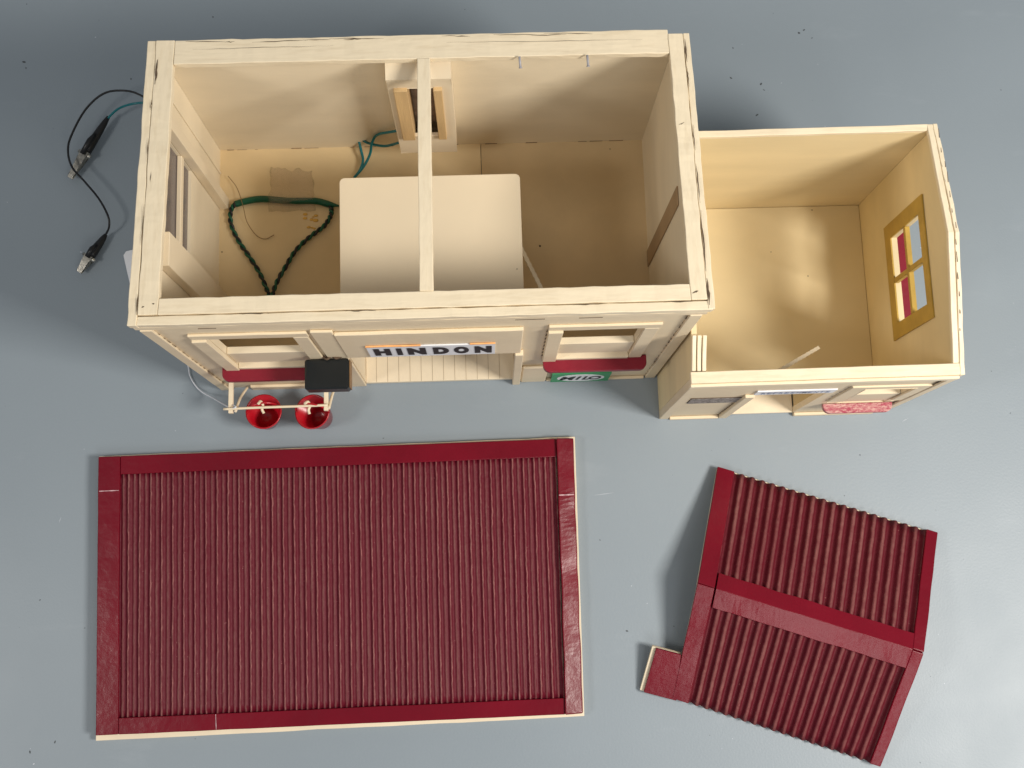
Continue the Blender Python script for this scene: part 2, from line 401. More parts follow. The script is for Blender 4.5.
for x, ln in ((-.15, .012), (.062, .02), (.105, .016)):
    add_box(bm, x, x + ln, -.10715, -.1066, .2462, .2468)
fuse(fas, bm, M['crack'])

# corner boards with the sawn gaps of the weatherboards beside them
def corner(x0, x1, xg, z1=.238):
    box('corner_board', (x0, x1, YF - .0022, YF - .0001, .0, z1), M['cream'], st, n=16, ja=.0002, bevel=.0003)
    bm = bmesh.new(); z = .012
    while z < z1 - .012:
        h = random.uniform(.004, .010); w = random.uniform(.0003, .0008)
        v = [bm.verts.new(p) for p in ((xg, YF - .0009, z), (xg + w * 1.6, YF - .0009, z), (xg + w * .5, YF - .0009, z + h), (xg, YF - .0009, z + h))]
        bm.faces.new(v); z += random.uniform(.011, .015)
    fuse(fw, bm, M['crack'])
corner(-.1915, -.1835, -.1833); corner(.1815, .1900, .1803)
# windows
def sunk_ledge(x0, x1, z, parent):
    pass
def window(x0, x1, z0, z1, sx0, sx1, sz, sill_mat=M['redsill']):
    f = box('window_frame', (x0 - .0105, x1 + .0115, YF - .0022, YF - .0001, z1, z1 + .0110), M['cream'], st, n=10, ja=.0002)
    box('window_jamb', (x0 - .0105, x0, YF - .0040, YF - .0001, sz + .0002, z1 - .0002), M['cream'], f, n=10, ja=.0002)
    box('window_jamb', (x1, x1 + .0105, YF - .0024, YF - .0001, sz + .0002, z1 - .0002), M['cream'], f, n=10, ja=.0002)
    box('sash_rail', (x0 + .0002, x1 - .0002, YF + .0003, YF + .0058, .109, .144), M['card'], f, n=10, ja=.0001)
    box('sash_rail', (x0 + .0002, x1 - .0002, YF - .0030, YF + .0058, sz + .0002, sz + .0055), M['card'], f, n=10, ja=.0001)
    s = outline('window_sill', rrect(sx0, sx1, YF - .0125, YF - .0003, .006, (1, 1, 0, 0)), sz - .006, sz, sill_mat, st, bevel=.0006)
    return f
window(-.1545, -.094, .100, .206, -.1685, -.083, .0975)
window(.097, .155, .100, .203, .0870, .1700, .0975)
bm = bmesh.new(); z = .105
while z < .2:
    h = .007; v = [bm.verts.new(p) for p in ((.0864, YF - .0006, z), (.0850, YF - .0006, z), (.0864, YF - .0006, z + h))]; bm.faces.new(v); z += .0125
fuse(fw, bm, M['crack'])
# lintel over the porch and piers
lt = box('porch_lintel', (-.0645, .0685, YF - .0032, YF - .0002, .132, .2120), M['cream'], st, n=12, ja=.0003, bevel=.0006)
box('porch_post', (.0640, .0705, YF - .0050, YF - .0002, .0, .1316), M['cream'], st, n=8, ja=.0003, bevel=.0005)
box('porch_post', (-.0800, -.0645, YF - .0024, YF - .0002, .0, .220), M['cream'], st, n=8, ja=.0003, bevel=.0005)
box('wall_patch', (.0712, .0935, YF - .0030, YF - .0002, .0, .066), M['cream'], st, n=4, ja=.0004, bevel=.0012)
box('skirting', (.0940, .1800, YF - .0028, YF - .0002, .0, .0035), M['cream'], st, n=8, ja=.0002)
box('skirting', (-.1640, -.0805, YF - .0028, YF - .0002, .0, .012), M['cream'], st, n=8, ja=.0003)
# name board
ys = YF - .0034
nb = box('name_board', (-.0460, .0485, ys - .0010, ys, .1385, .1745), M['white'], st, n=1, bevel=0); nb['label'] = 'white name board with black capital letters'
box('paper_edge', (.0300, .0487, ys - .0012, ys - .0001, .1746, .1760), M['orange'], nb, n=14, ja=.0002, bevel=0)
box('paper_edge', (-.0462, -.0060, ys - .0012, ys - .0001, .1746, .1764), M['orange'], nb, n=14, ja=.0002, bevel=0)
hx = [(-.0380, -.0240), (-.0195, -.0148), (-.0102, .0052), (.0110, .0238), (.0278, .0402 - .0002), (.0448 - .003, .0455)]
hx = [(-.0405, -.0270), (-.0222, -.0175), (-.0130, .0015), (.0075, .0200), (.0238, .0360), (.0312 + .009, .0468)]
hx = [(-.0408, -.0276), (-.0232, -.0186), (-.0144, .0000), (.0060, .0184), (.0222, .0344), (.0388 - .0006, .0462 - .0)]
hx[5] = (.0340 + .0040, .0462)
W6 = [(374.8, 391.3), (397, 402.4), (407.7, 426), (433, 448.6), (453.4, 468.3), (474, 490.8)]
def xw(px): return -.0460 + (px - 369) / (494 - 369) * (.0945)
letters('lettering', [(c, xw(a), xw(b), .1445, .1690) for c, (a, b) in zip('HINDON', W6)], M['ink'], nb, ys - .0010, bold=.085)
# malt drink sign
yb = YF - .0029
ms = box('shop_sign', (.0975, .1480, yb - .0012, yb, .0030, .0400), M['signgreen'], st, bevel=0); ms['label'] = 'green enamel style sign with black MILO on a white oval'
outline('sign_oval', [(.1228 + .0205 * math.cos(a * math.tau / 40), .0218 + .0150 * math.sin(a * math.tau / 40)) for a in range(40)], yb - .0012, yb - .0015, M['white'], ms, mp=lambda u, v, w: (u, w, v))
letters('lettering', [('M', .1045, .1185, .0145, .0300), ('I', .1185, .1232, .0145, .0300), ('L', .1240, .1305, .0145, .0300), ('O', .1295, .1405, .0145, .0300)], M['ink'], ms, yb - .0015, bold=.03, shear=.25)
# black block on the wall beside the porch
bb = box('black_block', (-.0978, -.0640, -.1302, -.1065, .1150, .1310), M['black'], st, bevel=.0014)
box('block_edge', (-.0639, -.0632, -.1290, -.1070, .1160, .1285), M['grime'], bb, bevel=.0001)
bm = bmesh.new(); tube_bm(bm, spline([(-.084, -.1052, .132), (-.080, -.1075, .134), (-.077, -.1048, .133), (-.073, -.107, .134), (-.069, -.105, .132)]), .0010, 6); finish(bm, 'glue_bead', M['crack'], bb)
# bucket rail
rl = tube('bucket_rail', [(-.1800, -.1292, .042), (-.15, -.1288, .0425), (-.120, -.1286, .042), (-.0925, -.1284, .0425)], .0011, M['rim'], st, seg=8)
for x in (-.1745, -.0945):
    bm = bmesh.new(); add_box(bm, x - .0018, x + .0018, -.1325, YF, .036, .0405, n=4, ja=.0003); finish(bm, 'rail_bracket', M['deck'], rl, bevel=.0004)
bm = bmesh.new(); tube_bm(bm, spline([(-.092, -.131, .040), (-.0905, -.118, .030), (-.089, -.1065, .018)]), .0012, 6)
finish(bm, 'rail_strut', M['deck'], rl); bm = bmesh.new()
tube_bm(bm, spline([(-.1705, -.131, .039), (-.1690, -.118, .028), (-.166, -.1065, .014)]), .0012, 6); finish(bm, 'rail_strut', M['deck'], rl)

# interior fittings: window in the left wall
f = box('window_jamb', (XL + WT + .0002, XL + WT + .0080, .0462, .0560, .0402, .2200), M['card'], st, n=6, ja=.0003)
box('window_jamb', (XL + WT + .0002, XL + WT + .0080, -.0550, -.0302, .0402, .2200), M['card'], st, n=6, ja=.0003)
m_, nt_b, bb_ = nodes('tinted_film', .2); bb_.inputs['Base Color'].default_value = (.20, .155, .135, 1); bb_.inputs['Alpha'].default_value = .62
box('window_pane', (XL + .0034, XL + .0038, -.0298, .0458, .1352, .2148), m_, st, bevel=0)
box('glazing_bar', (XL + .0040, XL + .0075, -.0299, .0459, .1620, .1690), M['card'], st)
box('wall_batten', (XR - WT - .0012, XR - WT, -.0155, -.0010, .0396, .2050), paint('dark_brown_batten', (.36, .24, .13), .7, .12, 20, .2), st)  # batten in a much darker brown than the wall
box('wall_batten', (XL + WT, XL + WT + .0012, .0780, .0800, .0405, .2200), M['inside'], st)
# fireplace hung on the back wall
fy0, fy1, fx0, fx1, fz0, fz1 = .0790, YB - WT - .0002, -.0250, .0222, .078, .218
ch = plate('chimney_breast', [fx0, -.0175, .0135, fx1], [fz0, .114, .205, fz1], lambda u, v: -.0175 < u < .0135 and .114 < v < .205, fy0, fy0 + .0025, lambda u, v, w: (u, w, v), M['card'], st, bevel=.0003)
bm = bmesh.new(); add_box(bm, fx0, fx0 + .002, fy0 + .0026, fy1, fz0, fz1); add_box(bm, fx1 - .002, fx1, fy0 + .0026, fy1, fz0, fz1)
add_box(bm, fx0 + .0021, fx1 - .0021, fy0 + .0026, fy1, fz0, fz0 + .002); finish(bm, 'breast_side', M['card'], ch)
outline('breast_top', [(fx0, fy0), (fx1, fy0), (fx1, fy1), (fx0, fy1)], 0, .0015, M['card'], ch, mp=lambda u, v, w: (u, v, fz1 + w + (v - fy0) * .25))
wd = box('fireplace_lining', (-.0205, -.0105, fy0 - .0030, fy0 + .0160, .1120, .2060), M['wood'], ch); box('fireplace_lining', (.0085, .0150, fy0 - .0030, fy0 + .0160, .1120, .2060), M['wood'], ch)
box('fireplace_lining', (-.0103, .0083, fy0 + .0130, fy0 + .0155, .1120, .2060), paint('dark_cavity_card', (.22, .17, .14), .8, .5, 60, .3), ch)  # back of the cavity, darker grey-brown than the card around it
# nails in the back wall
for px in (519, 586):
    x = at(px, 62, .225).x; bm = bmesh.new()
    tube_bm(bm, [(x, .0870, .236), (x + .0006, .0800, .2335)], .0008, 8); tube_bm(bm, [(x + .0006, .0800, .2335), (x + .00065, .0793, .2332)], .0013, 10)
    finish(bm, 'nail', M['nail'], st)

# ------------------------------------------------------------------ annex of the station
AX0, AX1, AY0, AY1 = .1925, .3890, -.1410, .0525
AE, AR, AYR = .1775, .1925, -.038                               # eaves, ridge height, ridge line
AH = lambda y: AE + (AR - AE) * max(0, 1 - abs(y - AYR) / (.105 if y < AYR else .089))
a_f = plate('annex_front_wall', [AX0, .2035, .2480, .2515, .3095, .3340, .3745, AX1], [0, .050, .076, .100, .1125, .128, .1735], lambda u, v: (.2035 < u < .248 and .076 < v < .1) or (.2515 < u < .3095 and v < .1125) or (.334 < u < .3745 and .05 < v < .128),
      AY0, AY0 + .005, lambda u, v, w: (u, w, v), M['cream'], st)
plate('annex_back_wall', lin(AX0, AX1, 6), [0, .1, AE - .0042], lambda u, v: 0, AY1, AY1 - .005, lambda u, v, w: (u, w, v), M['annexin'], st)
def aside(x0, x1, hole, ys, vs2, mat):
    def mp(u, v, w): return (w, u, v if v < .17 else AH(u) - .0042)
    return plate('annex_side_wall', ys, vs2, hole, x0, x1, mp, mat, st)
wy0, wy1, wz0, wz1 = -.0800, -.0060, .0760, .1420
aw = aside(AX1, AX1 - .005, lambda u, v: wy0 < u < wy1 and wz0 < v < wz1, [AY0 + .0052, wy0, AYR, wy1, AY1 - .0052], [0, wz0, wz1, .1701], M['annexin'])
aside(AX0, AX0 + .004, lambda u, v: 0, [AY0 + .0052, AYR, AY1 - .0052], [0, .1, .1701], M['annexin'])
box('annex_floor', (AX0 + .0042, AX1 - .0052, -.1090, AY1 - .0052, .001, .0040), M['annexin'], st)
box('annex_floor', (AX0 + .0042, .2500, -.1358, -.1092, .001, .0038), M['annexin'], st)
box('annex_floor', (.3110, AX1 - .0052, -.1358, -.1092, .001, .0038), M['annexin'], st)
box('doorway_floor', (.2516, .3094, -.1408, -.1094, .001, .0045), M['deck'], st)
# olive window frame inside the right wall, cross bars
gx = AX1 - .005
of = plate('annex_window_frame', [-.0920, wy0 + .0008, wy1 - .0008, .0060], [.0640, wz0 + .0006, wz1 - .0006, .1520], lambda u, v: wy0 < u < wy1 and wz0 < v < wz1, gx - .0002, gx - .0014, lambda u, v, w: (w, u, v), M['olive'], st, ja=.0004)
box('glazing_bar', (gx - .0012, gx + .0030, wy0 + .0010, wy1 - .0010, .1070, .1110), M['olive'], of)
box('glazing_bar', (gx - .0010, gx + .0028, -.0455, -.0410, wz0 + .0010, .1068), M['olive'], of)
box('glazing_bar', (gx - .0010, gx + .0028, -.0455, -.0410, .1112, wz1 - .0010), M['olive'], of)
outline('window_sill', [(AX1 + u, v) for u, v in ((.0003, -.094), (.011, -.094), (.013, -.091), (.013, .004), (.011, .007), (.0003, .007))], .062, .067, M['redsill'], st, bevel=.0006)
# annex rims: front, back (level) and gabled ends
def bar(name, P, w, t, mat, n=12, ja=.0003, parent=st, ax='x', lift=0):
    """strip along the polyline P, widths w towards +, thickness t down"""
    bm = bmesh.new(); rings = []
    pts = []
    for a, b in zip(P, P[1:]):
        for i in range(n): pts.append(Vector(a).lerp(Vector(b), i / n))
    pts.append(Vector(P[-1]))
    for p in pts:
        d = Vector((0, w, 0)) if ax == 'x' else Vector((w, 0, 0))
        ring = [p - Vector((0, 0, t)), p + d - Vector((0, 0, t)), p + d, p]
        rings.append([bm.verts.new(q + noise.noise_vector(q * 70) * ja) for q in ring])
    for a, b in zip(rings, rings[1:]):
        for k in range(4): bm.faces.new((a[k], a[(k + 1) % 4], b[(k + 1) % 4], b[k]))
    bm.faces.new(rings[0][::-1]); bm.faces.new(rings[-1]); return finish(bm, name, M['rimx'] if ax == 'x' else M['rimy'], parent, bevel=.0004, seg=1)
bar('annex_rim', [(AX0 - .0022, AY0 - .0010, AE), (AX1 - .0022, AY0 - .0010, AE + .004)], .0085, .004, M['rim'])
bar('annex_fascia', [(AX0 - .0022, AY0 - .0035, AE - .0025), (AX1 - .002, AY0 - .0035, AE + .0015)], .0024, .007, M['rim'])
bar('annex_rim', [(.1960, AY1 - .0060, AE), (AX1 - .006, AY1 - .0050, AE)], .0052, .004, M['rim'])
bar('annex_rim', [(AX1 - .0070, AY0 + .0076, AE + .004), (AX1 - .0062, AYR, AR + .001), (AX1 - .0070, AY1, AE)], .0045, .004, M['rim'], ax='y')
arim = bar('annex_rim', [(AX1 - .0020, AY0 - .0010, AE + .003), (AX1 - .0008, AYR, AR + .0005), (AX1 - .0020, AY1 + .0005, AE - .001)], .0034, .012, M['rim'], ax='y', ja=.0007)
box('gap_infill', (AX0 + .0004, AX0 + .0100, AY0 + .0080, -.1078, AE - .0150, AE - .0030), M['crack'], st)  # dark filler box standing in for the shade between the bars
for dx in (.0000, .0038, .0076):
    bar('annex_rim', [(AX0 - .0010 + dx, AY0 + .0082, AE - .0004), (AX0 - .0010 + dx + .001, -.1075, AE + .0055)], .0030, .004, M['rim'], ax='y', ja=.0005)
bm = bmesh.new()
for y in [AY0 + .006 + k * .0125 for k in range(15)]:
    zz = AH(y) + .0012; x = AX1 - .0012 + random.uniform(0, .0012); l = random.uniform(.003, .009)
    v = [bm.verts.new(p) for p in ((x, y, zz + .0008), (x + .0007, y, zz + .0008), (x + .0004, y + l, zz + .0012), (x, y + l, zz + .0012))]; bm.faces.new(v)
fuse(arim, bm, M['crack'])
bm = bmesh.new(); add_box(bm, AX0 - .001, AX0 + .0068, AY0 + .0062, AY0 + .0078, AE - .003, AE - .0006); finish(bm, 'gap_infill', M['crack'], st)  # second dark filler, shade of the gap at the bar ends
# annex front details
box('corner_board', (AX0 - .0005, .2000, AY0 - .0020, AY0 - .0001, 0, .168), M['cream'], st, n=8, ja=.0003)
box('corner_board', (.3840, AX1 + .0014, AY0 - .0020, AY0 - .0001, 0, .168), M['cream'], st, n=8, ja=.0003)
box('door_frame', (.2440, .2515, AY0 - .0028, AY0 - .0001, 0, .1128), M['cream'], st, n=6, ja=.0002)
bm = bmesh.new()
for xg, z0g, z1g, ph in ((.2430, .004, .072, 0), (.3190, .072, .135, 0), (.3835, .012, .160, 1)):
    z = z0g
    while z < z1g:
        h = random.uniform(.007, .012); w = random.uniform(.0006, .0013) * (1.9 if ph else 1)
        bm.faces.new([bm.verts.new(p) for p in ((xg - w, AY0 - .0006, z), (xg + w * .3, AY0 - .0006, z), (xg + w * .3, AY0 - .0006, z + h), (xg - w * .2, AY0 - .0006, z + h * .8))]); z += h + .0008
fuse(a_f, bm, M['crack'])
nt_ = box('shop_notice', (.2040, .2476, AY0 - .0006, AY0 + .0034, .0762, .0990), M['notice'], st, bevel=0); nt_['label'] = 'grey speckled strip set in a slot'
box('slot_edge', (.2030, .2500, AY0 - .0005, AY0 - .0001, .1000, .1012), M['crack'], st, n=10, ja=.0003, bevel=0)
an = box('annex_sign', (.2500, .3120, AY0 - .0012, AY0 - .0002, .1150, .1300), M['white'], st, bevel=0); an['label'] = 'narrow white sign strip with faint blue capitals'
wds = 'REFRESHMENTS'
letters('lettering', [(c, .2545 + k * .00455, .2545 + k * .00455 + .0034, .1190, .1262) for k, c in enumerate(wds)], M['blueink'], an, AY0 - .0012, bold=.02)
fr = plate('annex_window_frame', [.3215, .3340, .3745, .3830], [.0680, .1280, .1370], lambda u, v: .334 < u < .3745 and v < .128, AY0 - .0014, AY0 - .0001, lambda u, v, w: (u, w, v), M['cream'], st, bevel=.0004)
box('sash_rail', (.3342, .3743, AY0 + .0004, AY0 + .0050, .0560, .0920), M['card'], fr)
outline('window_sill', rrect(.3225, .3810, AY0 - .0085, AY0 - .0003, .006, (1, 1, 0, 0)), .0470, .0520, M['pencil'], st, bevel=.0006)
box('skirting', (.3100, .3800, AY0 - .0030, AY0 - .0002, 0, .006), M['cream'], st)
box('skirting', (.2010, .2435, AY0 - .0030, AY0 - .0002, 0, .004), M['cream'], st)

# ------------------------------------------------------------------ roofs lying on the table
def bil(c, u, v):                                              # corners c = TL TR BR BL
    return c[0].lerp(c[1], u).lerp(c[3].lerp(c[2], u), v)
def slab(name, c, u0, u1, v0, v1, z0, z1, nrm, mat, parent, n=24, ja=.0003, bevel=.0004, smooth=False, tilt=0):
    bm = bmesh.new(); rings = []; lu = (c[1] - c[0]).length * (u1 - u0); lv = (c[3] - c[0]).length * (v1 - v0)
    for i in range(n + 1):
        r = []
        for s, q in ((0, 0), (1, 0), (1, 1), (0, 1)):
            u, v = (u0 + (u1 - u0) * i / n, (v0, v1)[s]) if lu > lv else ((u0, u1)[s], v0 + (v1 - v0) * i / n)
            p = bil(c, u, v) + nrm * ((z1 - tilt * s) if q else z0)
            r.append(bm.verts.new(p + noise.noise_vector(p * 45) * ja))
        rings.append(r)
    for a, b in zip(rings, rings[1:]):
        for k in range(4): bm.faces.new((a[k], a[(k + 1) % 4], b[(k + 1) % 4], b[k]))
    bm.faces.new(rings[0][::-1]); bm.faces.new(rings[-1]); return finish(bm, name, mat, parent, bevel=bevel, seg=2)
def corrugated(name, c, u0, u1, v0, v1, base, amp, nper, nrm, mat, parent, drop=.003, nv=24, wob=.0003, second=0):
    bm = bmesh.new(); uvl = bm.loops.layers.uv.new('UVMap'); nu = nper * 10; G = []
    for j in range(nv + 1):
        row = []
        for i in range(nu + 1):
            t = i / nu; u = u0 + (u1 - u0) * t; v = v0 + (v1 - v0) * j / nv; ph = t * nper
            hgt = math.cos(ph * math.tau); hgt = math.copysign(abs(hgt) ** .8, hgt)
            if second: hgt = (1 - second) * math.cos(ph * math.tau) + second * math.cos(2 * ph * math.tau)
            p = bil(c, u, v); w = noise.noise(Vector((int(ph + .5) * 1.7, v * 6, 3)))
            p = p + nrm * (base + amp * (.5 + .5 * hgt) * (1 + .18 * w)) + (c[1] - c[0]).normalized() * (wob * noise.noise(Vector((ph * .6, v * 5, 9))))
            row.append(bm.verts.new(p))
        G.append(row)
    def quad(a, b, c_, d, uvs):
        f = bm.faces.new((a, b, c_, d)); f.smooth = True
        for l, uv in zip(f.loops, uvs): l[uvl].uv = uv
    for j in range(nv):
        for i in range(nu):
            A, B = i / nu * nper, (i + 1) / nu * nper; y0, y1 = j / nv, (j + 1) / nv
            quad(G[j][i], G[j][i + 1], G[j + 1][i + 1], G[j + 1][i], ((A, y0), (B, y0), (B, y1), (A, y1)))
    for j in (0, nv):
        low = [bm.verts.new(v.co - nrm * (v.co - bil(c, 0, 0)).dot(nrm) + nrm * (base - drop)) for v in G[j]]
        for i in range(nu):
            A, B = i / nu * nper, (i + 1) / nu * nper
            quad(G[j][i], low[i], low[i + 1], G[j][i + 1], ((A, 0), (A, 0), (B, 0), (B, 0)))
    return finish(bm, name, mat, parent)
Z = Vector((0, 0, 1))
T = .0115
rc = [at(98.5, 457, T), at(573, 438, T), at(583, 713.5, T), at(96, 735.5, T)]
c0 = sum(rc, Vector()) / 4; c0.z = 0
big = thing('large_roof_panel', c0, 'large flat rectangular crimson corrugated roof panel with taped edges, lying on the table', 'model roof')
flat = [Vector((p.x, p.y, 0)) for p in rc]
ex = [flat[0] + Vector((-.0013, .0012, 0)), flat[1] + Vector((.0018, .0018, 0)), flat[2] + Vector((.0014, -.0028, 0)), flat[3] + Vector((-.0018, -.0050, 0))]
slab('roof_board', ex, 0, 1, 0, 1, .0, .0068, Z, M['deck'], big, n=20, ja=.0006)
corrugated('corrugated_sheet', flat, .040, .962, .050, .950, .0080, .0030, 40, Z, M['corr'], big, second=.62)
slab('edge_strip', flat, .046, .9635, 0, .068, .0091, .0118, Z, M['red'], big, bevel=.0006)
slab('edge_strip', flat, .046, .9635, .943, 1, .0091, .0126, Z, M['red'], big, bevel=.0006)
slab('edge_strip', flat, 0, .0455, 0, 1, .0091, .0124, Z, M['red'], big, bevel=.0006)
slab('edge_strip', flat, .9640, 1, 0, 1, .0091, .0150, Z, M['red'], big, n=60, ja=.0007, bevel=.0010, tilt=.0030)
bm = bmesh.new()
def scratch(c, u0, v0, u1, v1, h, w):
    a, b = bil(c, u0, v0), bil(c, u1, v1); n = 8; L = []
    d = (b - a).cross(Z).normalized()
    for i in range(n + 1):
        p = a.lerp(b, i / n) + Z * h; ww = w * random.uniform(.3, 1); L.append([bm.verts.new(p - d * ww), bm.verts.new(p + d * ww)])
    for A, B in zip(L, L[1:]): bm.faces.new((A[0], A[1], B[1], B[0]))
scratch(flat, .003, .128, .044, .128, .0128, .0005); scratch(flat, .966, .213, .997, .213, .0154, .0007)
scratch(flat, .245, .945, .246, .998, .0131, .0003)
finish(bm, 'tape_scratch', paint('scuffed_edge', (.62, .40, .42), .4, .1), big)

# small gabled roof
e, rz = .007, .036
TL, TR, RR, BR, BL, RL = at(718, 467, e), at(937, 533, e), at(923.5, 653, rz), at(880, 766, e), at(673, 698, e), at(698, 583, rz)
cs = (TL + TR + BR + BL) / 4; cs.z = 0
sm = thing('gabled_roof_panel', cs, 'small gabled crimson corrugated roof with a ridge cap and side tab, lying on the table', 'model roof')
up = [TL, TR, RR, RL]; dn = [RL, RR, BR, BL]
def nr(c):
    n = (c[1] - c[0]).cross(c[3] - c[0]).normalized(); return n if n.z > 0 else -n
nu_, nd_ = nr(up), nr(dn)
for c, n_ in ((up, nu_), (dn, nd_)):
    slab('roof_board', c, .001, .985, (-.012 if c is up else 0), (1 if c is up else 1.004), -.0070, -.0038, n_, M['deck'], sm, n=12, ja=.0002)
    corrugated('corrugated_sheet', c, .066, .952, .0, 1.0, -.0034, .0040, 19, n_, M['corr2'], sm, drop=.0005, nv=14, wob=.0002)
    slab('edge_strip', c, -.002, .074, .0, 1.0, -.0020, .0012, n_, M['red'], sm, n=14, ja=.0003)
    slab('edge_strip', c, .948, 1.0, .0, 1.0, -.0020, .0022, n_, M['red'], sm, n=18, ja=.0004, bevel=.0008)
# ridge cap folded over both slopes
bm = bmesh.new(); rings = []
for i in range(41):
    u = .080 + (.948 - .080) * i / 40
    a = bil(up, u, .875) + nu_ * .0006; b0 = bil(up, u, 1) + Z * .0026; b1 = bil(dn, u, .155) + nd_ * .0009
    rg = [a, a + nu_ * .0012, b0 + (nu_ - Z) * .0, b1 + nd_ * .0012, b1]
    rings.append([bm.verts.new(p + noise.noise_vector(p * 60) * .0005) for p in rg])
for a, b in zip(rings, rings[1:]):
    for k in range(4): bm.faces.new((a[k], a[k + 1], b[k + 1], b[k]))
bm.faces.new(rings[0][::-1]); bm.faces.new(rings[-1]); finish(bm, 'ridge_cap', M['red'], sm, bevel=.0003)
# tab at the lower left corner
def onslope(px, py):
    d_ = RM @ Vector(((px - 512) / FPX, -(py - 384) / FPX, -1.0)); return CAM + d_ * ((RL - CAM).dot(nd_) / d_.dot(nd_))
tp = [onslope(681, 654.5), onslope(652.5, 647), onslope(640, 691), onslope(676, 700.5)]
bm = bmesh.new()
def quadslab(bm, P, a, b, mi=0):
    lo = [bm.verts.new(p + nd_ * a) for p in P]; hi = [bm.verts.new(p + nd_ * b) for p in P]
    fs = [bm.faces.new(lo[::-1]), bm.faces.new(hi)] + [bm.faces.new((lo[k], lo[(k + 1) % 4], hi[(k + 1) % 4], hi[k])) for k in range(4)]
    for f in fs: f.material_index = mi
tb_ = bmesh.new(); P2 = [tp[0], tp[1] + (tp[0] - tp[1]).normalized() * .0032, tp[2] + (tp[3] - tp[2]).normalized() * .0032, tp[3]]
quadslab(tb_, P2, -.0018, .0008); tab = finish(tb_, 'roof_tab', M['red'], sm, bevel=.0004)
quadslab(bm, tp, -.0060, -.0020); finish(bm, 'tab_board', M['deck'], tab, bevel=.0003)

# ------------------------------------------------------------------ fire buckets
def bucket_mesh():
    r0, r1, h, w = .0098, .0146, .027, .0008; bm = bmesh.new(); rings = []
    prof = [(r0 * .02, 0), (r0, 0), (r1, h), (r1 + .0006, h + .0004), (r1 - w, h + .0002), (r0 - w, w), (r0 * .02, w)]
    for r, z in prof: rings.append([bm.verts.new((r * math.cos(k * math.tau / 40), r * math.sin(k * math.tau / 40), z)) for k in range(40)])
    for a, b in zip(rings, rings[1:]):
        for k in range(40): bm.faces.new((a[k], a[(k + 1) % 40], b[(k + 1) % 40], b[k])).smooth = True
    bm.faces.new(rings[0]); bm.faces.new(rings[-1]); return bm
def bucket_handle():
    bm = bmesh.new(); P = [Vector((.0145 * math.cos(a), .004 * math.sin(a) , .0265 + .0150 * math.sin(a))) for a in [math.pi * k / 16 for k in range(17)]]
    tube_bm(bm, P, .0008, 6); return bm
def place_bucket(px, py, tilt, label):
    p = at(px, py, .031)
    b = thing('fire_bucket', (p.x, p.y, .003), label, 'bucket', 'red fire buckets hanging from the rail')
    ob = finish(bucket_mesh(), 'bucket_body', M['bucket'], None); ob.parent = b
    h = finish(bucket_handle(), 'handle', M['bucket'], None); h.parent = b
    bm = bmesh.new(); tube_bm(bm, spline([(-.0015, .003, .0445), (.0, .0055, .0415), (.0012, .003, .0385), (0, -.0005, .0375), (0.001, -.004, .0370)]), [.0012] * 33, 7)
    bm2 = finish(bm, 'hook', M['rim'], None); bm2.parent = b
    b.rotation_euler = tilt; return b
place_bucket(261.5, 414, (R(-4), R(4), R(8)), 'red fire bucket at the left end of the thin white rail')
place_bucket(317, 413.5, (R(-3), R(-9), R(-5)), 'red fire bucket hanging just below the black block on the wall')

# ------------------------------------------------------------------ wires and clips
def clip(parent, p0, p1, zc):
    """crocodile clip from the wire end p0 to the jaw tip p1"""
    d = (p1 - p0); L = d.length; d.normalize(); s = d.cross(Z).normalized(); u = s.cross(d)
    F = lambda a, b, c: p0 + d * (a * L) + s * b + u * c
    bm = bmesh.new(); tube_bm(bm, [F(-.04, 0, 0), F(.06, 0, 0), F(.2, 0, .0), F(.45, 0, 0), F(.62, 0, 0)], [.0016, .0026, .0034, .0042, .0040], 12)
    finish(bm, 'clip_sleeve', M['rubber'], parent)
    bm = bmesh.new(); tube_bm(bm, [F(.28, 0, .004), F(.4, 0, .0062), F(.62, 0, .0050)], [.0014, .0024, .0022], 10); finish(bm, 'clip_sleeve', M['rubber'], parent)
    for sg in (1, -1):
        bm = bmesh.new(); rows = []
        for k in range(9):
            t = .56 + .44 * k / 8; w = .0048 * (1 - .40 * k / 8); h = sg * (.0040 - .0034 * (k / 8) ** 1.5)
            tooth = (.0009 if k % 2 else 0) * -sg
            rows.append([bm.verts.new(F(t, -w, h * .2 + tooth)), bm.verts.new(F(t, -w * .8, h)), bm.verts.new(F(t, w * .8, h)), bm.verts.new(F(t, w, h * .2 + tooth))])
        for a, b in zip(rows, rows[1:]):
            for k in range(3): bm.faces.new((a[k], a[k + 1], b[k + 1], b[k]))
        bmesh.ops.solidify(bm, geom=bm.faces[:], thickness=.0004); finish(bm, 'clip_jaw', M['metal'], parent)
    bm = bmesh.new(); tube_bm(bm, [F(.60, -.0062, .001), F(.60, .0062, .001)], .0016, 10); finish(bm, 'clip_pivot', M['metal'], parent)
def zed(pts): return [at(x, y, z) for x, y, z in pts]
k0 = at(105, 92, .02)
bl = thing('black_test_lead', (k0.x, k0.y, 0), 'thin black wire curling from the building to the lower crocodile clip', 'wire')
P = zed([(170, 112, .03), (146, 98, .028), (128, 91, .030), (105, 93, .030), (86, 109, .026), (72, 134, .022), (68, 150, .020), (72, 167, .018), (85, 182, .018), (99, 199, .018), (108, 216, .018), (109, 227, .014), (105, 236, .007)])
tube('wire', P, .00095, M['rubber'], bl)
clip(bl, at(105, 236, .007), at(79, 272, .006), 0)
k1 = at(100, 130, .01)
gl = thing('green_test_lead', (k1.x, k1.y, 0), 'short green wire ending in the upper crocodile clip with black sleeve', 'wire')
P = zed([(170, 108, .03), (148, 103, .026), (132, 104, .024), (118, 109, .018), (107, 119, .011)])
tube('wire', P, .0010, M['teal'], gl)
